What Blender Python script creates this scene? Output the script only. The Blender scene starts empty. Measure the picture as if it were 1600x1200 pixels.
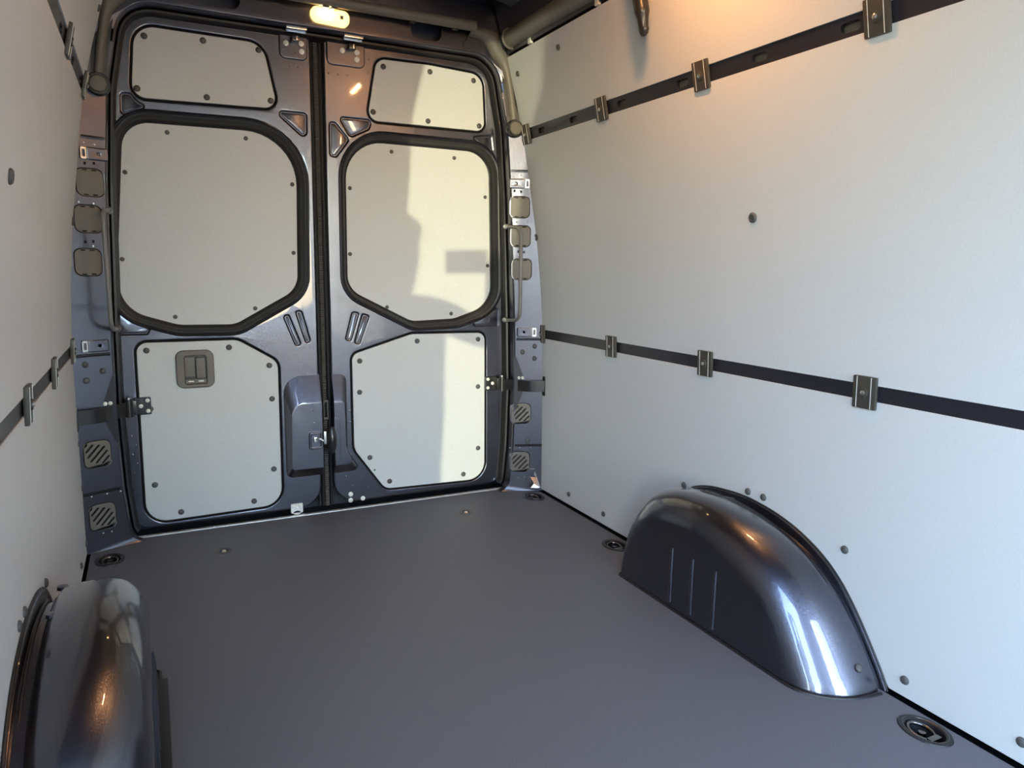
import bpy, bmesh, math, random
from mathutils import Vector, Matrix
from mathutils.geometry import tessellate_polygon
random.seed(4)
scene = bpy.context.scene
COL = scene.collection

# ------------------------------------------------------------------ camera
# X to the right wall, Y towards the rear doors, Z up from the load floor (metres)
cam_d = bpy.data.cameras.new('camera')
cam_d.sensor_width = 36.0
cam_d.sensor_fit = 'HORIZONTAL'
cam_d.lens = 25.498
cam_d.clip_start = 0.01
cam = bpy.data.objects.new('camera', cam_d)
COL.objects.link(cam)
A = ((0.895434, -0.445013, 0.012722), (0.059566, 0.148078, 0.987180), (-0.441191, -0.883197, 0.159101))
R3 = Matrix(A).transposed()
cam.matrix_world = Matrix.Translation((-0.637, -2.72, 0.98)) @ R3.to_4x4()
scene.camera = cam

# ------------------------------------------------------------------ world, sun, exposure
world = bpy.data.worlds.new('outdoor_sky')
scene.world = world
world.use_nodes = True
wn = world.node_tree
wn.nodes.clear()
wo = wn.nodes.new('ShaderNodeOutputWorld')
wb = wn.nodes.new('ShaderNodeBackground')
sky = wn.nodes.new('ShaderNodeTexSky')
sky.sky_type = 'NISHITA'
sky.sun_disc = False
sky.sun_elevation = math.radians(38)
sky.sun_rotation = math.radians(200)
sky.air_density = 1.5
sky.dust_density = 0.4
sky.ozone_density = 2.0
wb.inputs['Strength'].default_value = 1.1
tint = wn.nodes.new('ShaderNodeVectorMath')       # cooler, clear-sky white balance
tint.operation = 'MULTIPLY'
tint.inputs[1].default_value = (0.90, 0.99, 1.14)
wn.links.new(sky.outputs[0], tint.inputs[0])
wn.links.new(tint.outputs[0], wb.inputs[0])
wn.links.new(wb.outputs[0], wo.inputs[0])

sun_d = bpy.data.lights.new('low_sun', 'SUN')
sun_d.energy = 1.15
sun_d.color = (1.0, 0.95, 0.62)
sun_d.angle = math.radians(0.45)
sun = bpy.data.objects.new('low_sun', sun_d)
COL.objects.link(sun)
SUN = Vector((0.392, 0.92, 0.012)).normalized()
sun.rotation_euler = SUN.to_track_quat('-Z', 'Y').to_euler()
sun.location = (-4, -8, 1)

vs = scene.view_settings
vs.view_transform = 'Standard'
vs.look = 'None'
vs.gamma = 1.0
vs.use_curve_mapping = False
vs.exposure = 1.0

# ------------------------------------------------------------------ materials
MATS = {}
def mat(name, col, rough=0.5, metal=0.0, coat=0.0, spec=0.5, noise=None, bump=None, emit=None, flake=None):
    m = bpy.data.materials.new(name)
    m.use_nodes = True
    nt = m.node_tree
    b = nt.nodes['Principled BSDF']
    b.inputs['Base Color'].default_value = (*col, 1)
    b.inputs['Roughness'].default_value = rough
    b.inputs['Metallic'].default_value = metal
    b.inputs['Specular IOR Level'].default_value = spec
    if coat:
        b.inputs['Coat Weight'].default_value = coat
        b.inputs['Coat Roughness'].default_value = 0.04
    tc = nt.nodes.new('ShaderNodeTexCoord')
    if noise:
        sc_, amt = noise
        n = nt.nodes.new('ShaderNodeTexNoise')
        n.inputs['Scale'].default_value = sc_
        n.inputs['Detail'].default_value = 5
        nt.links.new(tc.outputs['Object'], n.inputs['Vector'])
        r = nt.nodes.new('ShaderNodeValToRGB')
        r.color_ramp.elements[0].position = 0.3
        r.color_ramp.elements[1].position = 0.7
        r.color_ramp.elements[0].color = (*[c * (1 - amt) for c in col], 1)
        r.color_ramp.elements[1].color = (*[min(1, c * (1 + amt)) for c in col], 1)
        nt.links.new(n.outputs['Fac'], r.inputs['Fac'])
        nt.links.new(r.outputs['Color'], b.inputs['Base Color'])
    if bump:
        sc_, st, dist = bump
        n2 = nt.nodes.new('ShaderNodeTexNoise')
        n2.inputs['Scale'].default_value = sc_
        n2.inputs['Detail'].default_value = 3
        nt.links.new(tc.outputs['Object'], n2.inputs['Vector'])
        bp = nt.nodes.new('ShaderNodeBump')
        bp.inputs['Strength'].default_value = st
        bp.inputs['Distance'].default_value = dist
        nt.links.new(n2.outputs['Fac'], bp.inputs['Height'])
        nt.links.new(bp.outputs['Normal'], b.inputs['Normal'])
    if flake:
        # metallic flake: tiny cells tilt the base layer, the clear coat stays smooth
        v = nt.nodes.new('ShaderNodeTexVoronoi')
        v.inputs['Scale'].default_value = flake
        nt.links.new(tc.outputs['Object'], v.inputs['Vector'])
        sub = nt.nodes.new('ShaderNodeVectorMath')
        sub.operation = 'SUBTRACT'
        sub.inputs[1].default_value = (0.5, 0.5, 0.5)
        nt.links.new(v.outputs['Color'], sub.inputs[0])
        scl = nt.nodes.new('ShaderNodeVectorMath')
        scl.operation = 'SCALE'
        scl.inputs['Scale'].default_value = 0.12
        nt.links.new(sub.outputs[0], scl.inputs[0])
        g = nt.nodes.new('ShaderNodeNewGeometry')
        ad = nt.nodes.new('ShaderNodeVectorMath')
        ad.operation = 'ADD'
        nt.links.new(g.outputs['Normal'], ad.inputs[0])
        nt.links.new(scl.outputs[0], ad.inputs[1])
        nm = nt.nodes.new('ShaderNodeVectorMath')
        nm.operation = 'NORMALIZE'
        nt.links.new(ad.outputs[0], nm.inputs[0])
        nt.links.new(nm.outputs[0], b.inputs['Normal'])
    if emit:
        b.inputs['Emission Color'].default_value = (*emit[0], 1)
        b.inputs['Emission Strength'].default_value = emit[1]
    MATS[name] = m
    return m

PAINT = mat('metallic_slate_paint', (0.094, 0.095, 0.119), 0.30, 0.97, coat=1.0, flake=900)
ARCHP = PAINT
PANEL = mat('light_grey_wall_lining', (0.60, 0.61, 0.60), 0.42, spec=0.35, noise=(260, 0.035), bump=(500, 0.06, 0.0006))
DPANEL = mat('light_grey_door_lining', (0.60, 0.61, 0.585), 0.5, spec=0.3, noise=(300, 0.05), bump=(600, 0.08, 0.0006))
FLOORM = mat('dark_grey_floor_sheet', (0.122, 0.128, 0.142), 0.55, spec=0.35, noise=(420, 0.22), bump=(330, 0.25, 0.001))
RUBBER = mat('black_rubber', (0.012, 0.012, 0.013), 0.45)
GAP = mat('black_gap_backing', (0.006, 0.006, 0.007), 0.8)
TAUPE = mat('taupe_plastic', (0.145, 0.13, 0.105), 0.5, noise=(500, 0.05), bump=(700, 0.1, 0.0004))
CAPM = mat('dark_grey_plastic_cap', (0.075, 0.075, 0.072), 0.5)
CLIPM = mat('olive_grey_plastic_clip', (0.052, 0.047, 0.036), 0.45)
RAILM = mat('near_black_painted_rail', (0.014, 0.013, 0.020), 0.42, coat=0.15)
STEEL = mat('zinc_steel', (0.72, 0.71, 0.68), 0.28, 1.0)
DSTEEL = mat('dark_chrome', (0.20, 0.19, 0.18), 0.25, 1.0)
ZINC = mat('white_zinc_bolt', (0.80, 0.80, 0.72), 0.45, 0.2)
ALU = mat('aluminium_sill', (0.80, 0.79, 0.74), 0.35, 0.6, noise=(60, 0.06))
BLACKP = mat('black_satin_metal', (0.014, 0.014, 0.014), 0.3, coat=0.3)
GREYBAR = mat('grey_coated_steel_bar', (0.17, 0.165, 0.155), 0.4)
STRIPM = mat('ribbed_grey_rubber', (0.075, 0.072, 0.062), 0.5)
OUTER = mat('body_shell_paint', (0.05, 0.05, 0.062), 0.5)
ROOFM = mat('bare_roof_metal', (0.16, 0.15, 0.17), 0.40, 0.6, bump=(9, 0.4, 0.02))
GROUND = mat('asphalt_yard', (0.16, 0.16, 0.16), 0.9, noise=(8, 0.15))
LENS = mat('lamp_lens_lit', (0.9, 0.75, 0.4), 0.3, emit=((1.0, 0.55, 0.12), 2.2))
GLOW = mat('lamp_bulb_lit', (1, 0.9, 0.6), 0.3, emit=((1.0, 0.72, 0.34), 30))
LED = mat('ceiling_lamp_lit', (1, 0.9, 0.6), 0.3, emit=((1.0, 0.46, 0.16), 680))

# ------------------------------------------------------------------ helpers
W = {}          # world location of every root or part that parents something
def V(*a): return Vector(a)

def tag(o, label=None, cat=None, group=None, kind=None):
    if label: o['label'] = label
    if cat: o['category'] = cat
    if group: o['group'] = group
    if kind: o['kind'] = kind
    return o

def root(name, loc, label, cat, group=None, kind=None):
    o = bpy.data.objects.new(name, None)
    o.empty_display_size = 0.05
    COL.objects.link(o)
    o.location = loc
    W[o] = Vector(loc)
    return tag(o, label, cat, group, kind)

def mesh(name, vf, m, smooth=38, origin=(0, 0, 0)):
    v, f = vf
    me = bpy.data.meshes.new(name)
    og = Vector(origin)
    me.from_pydata([tuple(Vector(p) - og) for p in v], [], f)
    bm = bmesh.new()
    bm.from_mesh(me)
    bmesh.ops.remove_doubles(bm, verts=bm.verts, dist=1e-6)
    bmesh.ops.recalc_face_normals(bm, faces=bm.faces)
    bm.to_mesh(me)
    bm.free()
    me.materials.append(m)
    if smooth:
        me.shade_smooth()
        me.set_sharp_from_angle(angle=math.radians(smooth))
    return me

def part(name, vf, m, parent=None, smooth=38, wnorm=False, origin=None):
    """one mesh object, coordinates given in the world; origin = its own pivot"""
    if origin is None:
        origin = W[parent] if parent is not None else (0, 0, 0)
    origin = Vector(origin)
    o = bpy.data.objects.new(name, mesh(name, vf, m, smooth, origin))
    COL.objects.link(o)
    W[o] = origin
    if parent is not None:
        o.parent = parent
        o.location = origin - W[parent]
    else:
        o.location = origin
    if wnorm:
        md = o.modifiers.new('weighted_normal', 'WEIGHTED_NORMAL')
        md.keep_sharp = True
        md.weight = 80
    return o

def inst(name, me, parent, loc, rot=None):
    o = bpy.data.objects.new(name, me)
    COL.objects.link(o)
    loc = Vector(loc)
    W[o] = loc
    if parent is not None:
        o.parent = parent
        o.location = loc - W[parent]
    else:
        o.location = loc
    if rot is not None:
        o.rotation_mode = 'XYZ'
        o.rotation_euler = rot
    return o

def join(*vfs):
    v, f = [], []
    for a, b in vfs:
        n = len(v)
        v += list(a)
        f += [tuple(i + n for i in q) for q in b]
    return v, f

def rp(corners, seg=8):
    """rounded polygon from (x, y, radius) corners"""
    out = []
    n = len(corners)
    for i, (x, y, r) in enumerate(corners):
        p = V(x, y)
        a = V(*corners[i - 1][:2]) - p
        b = V(*corners[(i + 1) % n][:2]) - p
        la, lb = a.length, b.length
        a.normalize(); b.normalize()
        ang = math.acos(max(-1, min(1, a.dot(b))))
        if r <= 0 or ang > 3.12:
            out += [p.copy()] * 1
            continue
        t = min(r / math.tan(ang / 2), la * 0.49, lb * 0.49)
        p0, p1 = p + a * t, p + b * t
        rr = t * math.tan(ang / 2)
        c = p + (a + b).normalized() * (rr / math.sin(ang / 2))
        a0 = math.atan2(p0.y - c.y, p0.x - c.x)
        a1 = math.atan2(p1.y - c.y, p1.x - c.x)
        d = a1 - a0
        while d > math.pi: d -= 2 * math.pi
        while d < -math.pi: d += 2 * math.pi
        for k in range(seg + 1):
            q = a0 + d * k / seg
            out.append(V(c.x + rr * math.cos(q), c.y + rr * math.sin(q)))
    return out

def mm(*c): return [(a / 1000, b / 1000, r / 1000) for a, b, r in c]

def area(l): return sum(l[i - 1].x * l[i].y - l[i].x * l[i - 1].y for i in range(len(l))) / 2

def ccw(l): return l if area(l) > 0 else list(reversed(l))

def off(l, d):
    """offset of a counter-clockwise loop, + is outward"""
    n = len(l)
    out = []
    for i in range(n):
        a, b, c = l[i - 1], l[i], l[(i + 1) % n]
        e1 = (b - a); e2 = (c - b)
        if e1.length < 1e-9: e1 = e2
        if e2.length < 1e-9: e2 = e1
        n1 = V(e1.y, -e1.x).normalized(); n2 = V(e2.y, -e2.x).normalized()
        m_ = n1 + n2
        if m_.length < 1e-6: m_ = n1
        m_.normalize()
        k = max(0.5, m_.dot(n1))
        out.append(b + m_ * (d / k))
    return out

def tess(loops):
    flat = [p for l in loops for p in l]
    tr = tessellate_polygon([[V(p.x, p.y, 0) for p in l] for l in loops])
    return flat, [tuple(t) for t in tr]

def plate(outer, holes, M, thick, bev=0.0, seg=3, back=False):
    """flat plate with holes; M(u, v, w) places it, w is depth behind the front"""
    outer = ccw(outer)
    holes = [ccw(h) for h in holes]
    loops = [(outer, 1)] + [(h, -1) for h in holes]
    v, f = [], []
    fl = [off(l, -s * bev) if bev else l for l, s in loops]
    flat, tr = tess(fl)
    v += [M(p.x, p.y, 0) for p in flat]
    f += tr
    start = 0
    for (l, s), f0 in zip(loops, fl):
        n = len(l)
        prev = [start + i for i in range(n)]
        steps = []
        if bev:
            for k in range(1, seg + 1):
                t = math.pi / 2 * k / seg
                steps.append((-s * bev * (1 - math.sin(t)), bev * (1 - math.cos(t))))
        steps.append((0, thick))
        for o_, w in steps:
            ll = off(l, o_) if o_ else l
            cur = list(range(len(v), len(v) + n))
            v += [M(p.x, p.y, w) for p in ll]
            f += [(prev[i], prev[(i + 1) % n], cur[(i + 1) % n], cur[i]) for i in range(n)]
            prev = cur
        start += n
    if back:
        flat, tr = tess([l for l, s in loops])
        b0 = len(v)
        v += [M(p.x, p.y, thick) for p in flat]
        f += [tuple(reversed([i + b0 for i in t])) for t in tr]
    return v, f

def rings(loop, prof, M, closed=True, cap=None, loops=None):
    """strip swept along a loop: prof = [(offset, depth)]; loops = explicit loops instead"""
    if loops is None:
        loop = ccw(loop)
        loops = [(off(loop, o_) if o_ else loop, w) for o_, w in prof]
    v, f = [], []
    n = len(loops[0][0])
    prev = None
    for l, w in loops:
        cur = list(range(len(v), len(v) + n))
        v += [M(p.x, p.y, w) for p in l]
        if prev:
            r_ = range(n) if closed else range(n - 1)
            f += [(prev[i], prev[(i + 1) % n], cur[(i + 1) % n], cur[i]) for i in r_]
        prev = cur
    if cap:
        l, w = loops[-1]
        flat, tr = tess([l])
        f += [tuple(prev[i] for i in t) for t in tr]
    return v, f

def box(c, s, rot=None, bev=0.0):
    c = Vector(c)
    bm = bmesh.new()
    bmesh.ops.create_cube(bm, size=1)
    bmesh.ops.scale(bm, vec=s, verts=bm.verts)
    if bev:
        bmesh.ops.bevel(bm, geom=list(bm.edges), offset=bev, segments=2, profile=0.7, affect='EDGES')
    v = [x.co.copy() for x in bm.verts]
    f = [tuple(x.index for x in fa.verts) for fa in bm.faces]
    bm.free()
    if rot is not None: v = [rot @ x for x in v]
    return [x + c for x in v], f

def lathe(prof, n=20, X=None, o=(0, 0, 0), sx=1, sy=1, cap0=True):
    """prof [(r, h)], axis = local Z, X = 3x3 matrix"""
    v, f = [], []
    o = Vector(o)
    for r, h in prof:
        for i in range(n):
            a = 2 * math.pi * i / n
            p = V(r * sx * math.cos(a), r * sy * math.sin(a), h)
            v.append((X @ p if X is not None else p) + o)
    for k in range(len(prof) - 1):
        for i in range(n):
            j = (i + 1) % n
            f.append((k * n + i, k * n + j, (k + 1) * n + j, (k + 1) * n + i))
    if prof[-1][0] > .001 and cap0: f.append(tuple((len(prof) - 1) * n + i for i in range(n)))
    if cap0 and prof[0][0] > .001: f.append(tuple(reversed(range(n))))
    return v, f

def fillet(path, r, seg=6):
    path = [Vector(p) for p in path]
    out = [path[0]]
    for i in range(1, len(path) - 1):
        p = path[i]
        a = path[i - 1] - p; b = path[i + 1] - p
        t = min(r, a.length * 0.45, b.length * 0.45)
        p0 = p + a.normalized() * t; p1 = p + b.normalized() * t
        for k in range(seg + 1):
            q = k / seg
            out.append(p0 * (1 - q) ** 2 + p * 2 * q * (1 - q) + p1 * q * q)
    out.append(path[-1])
    return out

def tube(path, r, n=10, closed=False, cap=True, rr=None):
    path = [Vector(p) for p in path]
    v, f = [], []
    m_ = len(path)
    up = None
    for i, p in enumerate(path):
        if closed: t = path[(i + 1) % m_] - path[i - 1]
        else: t = path[min(i + 1, m_ - 1)] - path[max(i - 1, 0)]
        t.normalize()
        if up is None:
            up = t.orthogonal().normalized()
        up = (up - t * up.dot(t)).normalized()
        s = t.cross(up)
        ri = rr[i] if rr else r
        for k in range(n):
            a = 2 * math.pi * k / n
            v.append(p + (up * math.cos(a) + s * math.sin(a)) * ri)
    cnt = m_ if closed else m_ - 1
    for i in range(cnt):
        for k in range(n):
            a, b = i * n, ((i + 1) % m_) * n
            f.append((a + k, a + (k + 1) % n, b + (k + 1) % n, b + k))
    if cap and not closed:
        f.append(tuple(reversed(range(n))))
        f.append(tuple((m_ - 1) * n + k for k in range(n)))
    return v, f

def spline(pts, n):
    """Catmull-Rom through 2D points, resampled"""
    P = [V(*p) for p in pts]
    P = [P[0] * 2 - P[1]] + P + [P[-1] * 2 - P[-2]]
    d = []
    for i in range(1, len(P) - 2):
        for k in range(8):
            t = k / 8
            a, b, c, e = P[i - 1], P[i], P[i + 1], P[i + 2]
            d.append(0.5 * (2 * b + (c - a) * t + (2 * a - 5 * b + 4 * c - e) * t * t + (3 * b - a - 3 * c + e) * t ** 3))
    d.append(P[-2].copy())
    L = [0]
    for i in range(1, len(d)): L.append(L[-1] + (d[i] - d[i - 1]).length)
    out = []
    j = 0
    for k in range(n):
        s = L[-1] * k / (n - 1)
        while j < len(L) - 2 and L[j + 1] < s: j += 1
        q = (s - L[j]) / max(1e-9, L[j + 1] - L[j])
        out.append(d[j].lerp(d[j + 1], q))
    return out

PROF = [(-0.1, .875), (0, .875), (.5, .875), (.7, .868), (.9, .857), (1.1, .838), (1.33, .806), (1.5, .781), (1.64, .748), (1.77, .712), (1.85, .688), (2.1, .62)]
def prof(z):
    for (a, x), (b, y) in zip(PROF, PROF[1:]):
        if z <= b: return x + (y - x) * (z - a) / (b - a)
    return PROF[-1][1]
def slope(z): return (prof(z + .02) - prof(z - .02)) / .04

RX90 = Matrix.Rotation(math.radians(90), 3, 'X')   # local +Z -> -Y (faces the cabin)
# ------------------------------------------------------------------ outside
gr = part('ground_outside', ([V(-30, -30, -.66), V(30, -30, -.66), V(30, 30, -.66), V(-30, 30, -.66)], [(0, 1, 2, 3)]), GROUND, smooth=0)
tag(gr, 'grey asphalt yard around the van', 'ground', kind='structure')

# ------------------------------------------------------------------ floor
def ell(cx, cy, rx, ry, rot=0, n=28):
    return [V(cx + rx * math.cos(a) * math.cos(rot) - ry * math.sin(a) * math.sin(rot),
              cy + rx * math.cos(a) * math.sin(rot) + ry * math.sin(a) * math.cos(rot)) for a in [2 * math.pi * i / n for i in range(n)]]
RINGS = [(-.805, -.078), (.802, -.062), (.808, -.675), (.812, -1.842)]
SCREWS = [(-.457, -.150), (.459, -.125)]
fl_out = [V(-.866, .098), V(-.866, -4.2), V(.866, -4.2), V(.866, .098)]
fl_holes = [ell(x, y, .036, .047) for x, y in RINGS] + [ell(x, y, .016, .016, n=16) for x, y in SCREWS]
floor = root('floor', (0, -2, 0), 'dark grey textured load floor of the van', 'floor', kind='structure')
part('floor_sheet', plate(fl_out, fl_holes, lambda u, v, w: V(u, v, -w), .012, .002, 2), FLOORM, floor, wnorm=True)
part('floor_pan', box((0, -2.0, -.06), (1.9, 4.5, .04)), GAP, floor, smooth=0)

# aluminium sill strip
sill = root('trim_1', (0, .107, 0), 'pale aluminium edge strip along the floor at the rear doors', 'sill strip', kind='structure')
hs = [ell(-.70 + i * .2333, .107, .004, .003, n=8) for i in range(7)]
part('strip', plate(rp([(-.748, .098, .004), (.748, .098, .004), (.748, .117, .004), (-.748, .117, .004)], 3), hs, lambda u, v, w: V(u, v, .003 - w), .02, .0015, 2), ALU, sill, wnorm=True)
part('ramp', ([V(-.78, .117, -.012), V(.78, .117, -.012), V(.78, .25, -.02), V(-.78, .25, -.02)], [(0, 1, 2, 3)]), RUBBER, sill, smooth=0)

# ------------------------------------------------------------------ side walls
ARCH = [(-.885, 0), (-.8855, .06), (-.889, .12), (-.897, .168), (-.914, .213), (-.945, .257), (-.995, .294), (-1.06, .315), (-1.12, .324), (-1.19, .329),
        (-1.25, .327), (-1.32, .318), (-1.383, .303), (-1.435, .284), (-1.482, .261), (-1.522, .235), (-1.557, .204), (-1.585, .173), (-1.612, .139),
        (-1.64, .100), (-1.663, .066), (-1.685, .032), (-1.702, 0)]
ARC = spline(ARCH, 72)

capm = mesh('screw_cap', lathe([(.0105, 0), (.0105, .002), (.009, .0045), (.005, .0062), (.0001, .0066)], 14), CAPM)
capm_s = mesh('screw_cap_small', lathe([(.0078, 0), (.0078, .0016), (.0065, .0036), (.003, .0048), (.0001, .005)], 12), CAPM)
plugm = mesh('plug', lathe([(.014, 0), (.014, .003), (.011, .006), (.007, .0065), (.006, .003), (.0001, .003)], 16), CAPM)

def grid_panel(side, y0, y1, z0, z1, y1top=None, th=.006):
    """curved lining panel between two heights; y1top = front end at the top"""
    v, f = [], []
    nz = max(2, int((z1 - z0) / .05))
    for lay in (0, 1):
        for i in range(nz + 1):
            z = z0 + (z1 - z0) * i / nz
            e = y1 if y1top is None else y1 + (y1top - y1) * i / nz
            for y in (y0, e):
                v.append(V(side * (prof(z) + lay * th), y, z))
    m_ = (nz + 1) * 2
    for i in range(nz):
        a = i * 2
        f.append((a, a + 1, a + 3, a + 2))
        f.append((m_ + a, m_ + a + 2, m_ + a + 3, m_ + a + 1))
        f.append((a, a + 2, m_ + a + 2, m_ + a))
        f.append((a + 1, m_ + a + 1, m_ + a + 3, a + 3))
    f.append((0, m_, m_ + 1, 1))
    e = nz * 2
    f.append((e, e + 1, m_ + e + 1, m_ + e))
    return v, f

def wall(side):
    nm = 'wall_right' if side > 0 else 'wall_left'
    yb = .045 if side > 0 else -.012
    yf = -4.2 if side > 0 else -2.62
    yft = -4.2 if side > 0 else -2.47
    r = root(nm, (side * .875, -1.5, 0), 'light grey lined ' + ('right' if side > 0 else 'left') + ' side wall with two dark rail slots', 'wall', kind='structure')
    def M(u, v, w): return V(side * (prof(v) + w), u, v)
    notch = [p for p in off(ccw(list(ARC) + [V(-1.3, -.05)]), .010)]
    arc2 = [V(p.x, p.y) for p in ARC]
    # outward offset of the open arch line
    cen = V(-1.25, .02)
    o2 = []
    for i, p in enumerate(arc2):
        t = arc2[min(i + 1, len(arc2) - 1)] - arc2[max(i - 1, 0)]
        n_ = V(-t.y, t.x).normalized()
        if n_.dot(p - cen) < 0: n_ = -n_
        o2.append(p + n_ * .006)
    o2[0].y = .008; o2[-1].y = .008
    poly = [V(yf, .008), V(yf, .679), V(yb, .679), V(yb, .008)] + o2
    lo = part('lower_panel', plate(poly, [], M, .006, .001, 1), PANEL, r, smooth=30, wnorm=True)
    mid = part('middle_panel', grid_panel(side, yb, yf, .7175, 1.4905, yft if side < 0 else None), PANEL, r)
    up = part('upper_panel', grid_panel(side, yb, yft, 1.5345, 1.805), PANEL, r)
    # screw caps
    def cap(parent, y, z, me=capm):
        s = slope(z)
        ang = math.atan(s)
        o = inst('screw_cap', me, parent, (side * prof(z), y, z))
        d = V(-side, 0, side * 0 + s).normalized()
        d = V(-side * math.cos(ang), 0, math.sin(ang) if side < 0 else math.sin(ang))
        o.rotation_mode = 'QUATERNION'
        o.rotation_quaternion = d.to_track_quat('Z', 'Y')
    dy = 0 if side > 0 else -.05
    for y, z in [(-.235, .053), (-.493, .05), (-.947, .292), (-1.224, .351), (-1.283, .351), (-1.557, .297), (-1.745, .049), (-1.998, .054), (.02 + dy, .392), (.02 + dy, .243), (.02 + dy, .05), (-2.4, .05)]:
        cap(lo, y, z)
    cap(mid, -1.215, 1.12, plugm)
    cap(mid, .018 + dy, 1.105, plugm)
    cap(up, -.344, 1.752)
    cap(up, -.018 + dy, 1.735)
    # outer body skin behind the lining
    v, f = [], []
    zs = [-.05 + i * .14 for i in range(16)]
    xo = lambda z: side * (prof(z) + .075)
    for z in zs:
        e = yf - (.0 if side > 0 else .0) if z < 1.5 else yft
        v += [V(xo(z), .26, z), V(xo(z), (-4.3 if side > 0 else e), z)]
    for i in range(len(zs) - 1):
        a = 2 * i
        f.append((a, a + 1, a + 3, a + 2))
    part('body_skin', (v, f), OUTER, r)
    if side < 0:
        # door-opening edge of the lining (rear post of the sliding door)
        v, f = [], []
        for z in zs:
            e = yf if z < .7 else yf + (yft - yf) * min(1, (z - .7) / .8)
            v += [V(xo(z), e, z), V(side * (prof(z) - .002), e, z), V(side * (prof(z) - .002), e + .012, z)]
        for i in range(len(zs) - 1):
            a = 3 * i
            f += [(a, a + 1, a + 4, a + 3), (a + 1, a + 2, a + 5, a + 4)]
        part('door_post', (v, f), PAINT, r)
        # post in front of the sliding-door opening
        part('front_post', grid_panel(-1, -3.86, -4.3, -.05, 2.02, th=.07), PANEL, r)
    # lining strip above the panels up to the roof
    part('roof_edge', grid_panel(side, .05, -4.2, 1.815, 2.03, th=.05), RAILM, r)
    return r
wall_r = wall(1)
wall_l = wall(-1)

wf = root('wall_front', (0, -4.25, 0), 'unseen grey partition wall with a wide opening added to let light in', 'wall', kind='structure')
light_opening = rp([(-.05, .35, .1), (.80, .35, .1), (.66, 1.93, .12), (-.05, 1.93, .1)], 6)  # opening added to light the rear doors, set right to limit the sun
part('partition', plate([V(-1, -.1), V(1, -.1), V(1, 2.1), V(-1, 2.1)], [light_opening], lambda u, v, w: V(u, -4.26 - w, v), .05, .004, 2, back=True), PANEL, wf, wnorm=True)

# ------------------------------------------------------------------ ceiling
ceil = root('ceiling', (0, -2, 2.0), 'dark bare metal roof underside with cross ribs', 'ceiling', kind='structure')
v, f = [], []
nx = 14
for y in (.26, -2.6):
    for i in range(nx + 1):
        x = -.78 + 1.56 * i / nx
        v.append(V(x, y, 2.075 - .09 * (abs(x) / .78) ** 3))
for i in range(nx):
    f.append((i, i + 1, nx + 2 + i, nx + 1 + i))
part('roof_skin', (v, f), ROOFM, ceil)
part('bounce_headliner', ([V(p.x, -2.6 if p.y > 0 else -4.3, p.z) for p in v], f), PANEL, ceil)  # pale front roof section added to brighten reflections in header and doors
for y in (-.11, -.75, -1.4, -2.05):
    pr = [(-.05, 0), (-.035, -.05), (.035, -.05), (.05, 0)]
    v, f = [], []
    for i in range(nx + 1):
        x = -.74 + 1.48 * i / nx
        z = 2.06 - .09 * (abs(x) / .78) ** 3
        v += [V(x, y + a, z + b) for a, b in pr]
    for i in range(nx):
        for k in range(3):
            a = i * 4 + k
            f.append((a, a + 1, a + 5, a + 4))
    part('roof_rib', (v, f), OUTER, ceil)

# ------------------------------------------------------------------ rear door frame
OPEN = rp([(.742, .000, .05), (.758, .20, .3), (.764, .45, .3), (.758, .75, .3), (.741, 1.25, .5), (.720, 1.54, .4), (.668, 1.815, .12),
           (-.668, 1.815, .12), (-.720, 1.54, .4), (-.741, 1.25, .5), (-.758, .75, .3), (-.764, .45, .3), (-.758, .20, .3), (-.742, .000, .05)], 6)
OPEN = ccw(OPEN)
def PM(u, v, w):
    return V(u, .062 - .42 * max(0, abs(u) - .735) + w, v)
def side_pts(side, z0, z1):
    q = [p for p in OPEN if p.x * side > .5 and z0 <= p.y <= z1]
    return sorted(q, key=lambda p: p.y)
ZS = 1.675
frame = root('trim_2', (0, .06, 1.85), 'slate metal header beam over the rear doors with door seal', 'door frame', kind='structure')
top_pts = [p for p in OPEN if p.y >= ZS]
# header polygon
arc_r = sorted([p for p in top_pts if p.x > 0], key=lambda p: (p.y, -p.x))
arc_l = sorted([p for p in top_pts if p.x <= 0], key=lambda p: (-p.y, -p.x))
hp = arc_r + arc_l + [V(-.80, ZS), V(-.74, 1.98), V(.74, 1.98), V(.80, ZS)]
def holeH(x0, x1): return rp([(x0, 1.832, .028), (x1, 1.832, .028), (x1, 1.905, .012), (x0, 1.905, .012)], 5)
hd = part('header_panel', plate(hp, [holeH(.309, .431), holeH(-.426, -.300)], PM, .01, .0015, 2), PAINT, frame, wnorm=True)
part('header_backing', box((0, .16, 1.93), (1.5, .02, .24)), OUTER, frame, smooth=0)
part('leak_blocker', box((0, .275, .95), (2.1, .02, 2.3)), OUTER, frame, smooth=0)  # unseen slab added to stop sky light leaking in round the doors
part('header_floor', box((0, .11, 1.822), (1.3, .09, .004)), PANEL, frame, smooth=0)
def uloop(prf):
    # frame profile over both sides and the top, left open along the floor
    ls = [(off(OPEN, o_), w) for o_, w in prf]
    keep = [i for i, p in enumerate(OPEN) if p.y > .012]
    gap = [k for k in range(1, len(keep)) if keep[k] - keep[k - 1] > 1]
    order = keep[gap[0]:] + keep[:gap[0]] if gap else keep
    return rings(None, None, PM, closed=False, loops=[([l[i] for i in order], w) for l, w in ls])
part('frame_return', uloop([(0, 0), (-.003, .002), (-.005, .008), (-.008, .07), (-.020, .075)]), PAINT, frame)
part('door_seal', uloop([(-.008, .062), (-.008, .050), (-.012, .040), (-.019, .040), (-.023, .048), (-.024, .06), (-.030, .075)]), RUBBER, frame)
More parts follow.
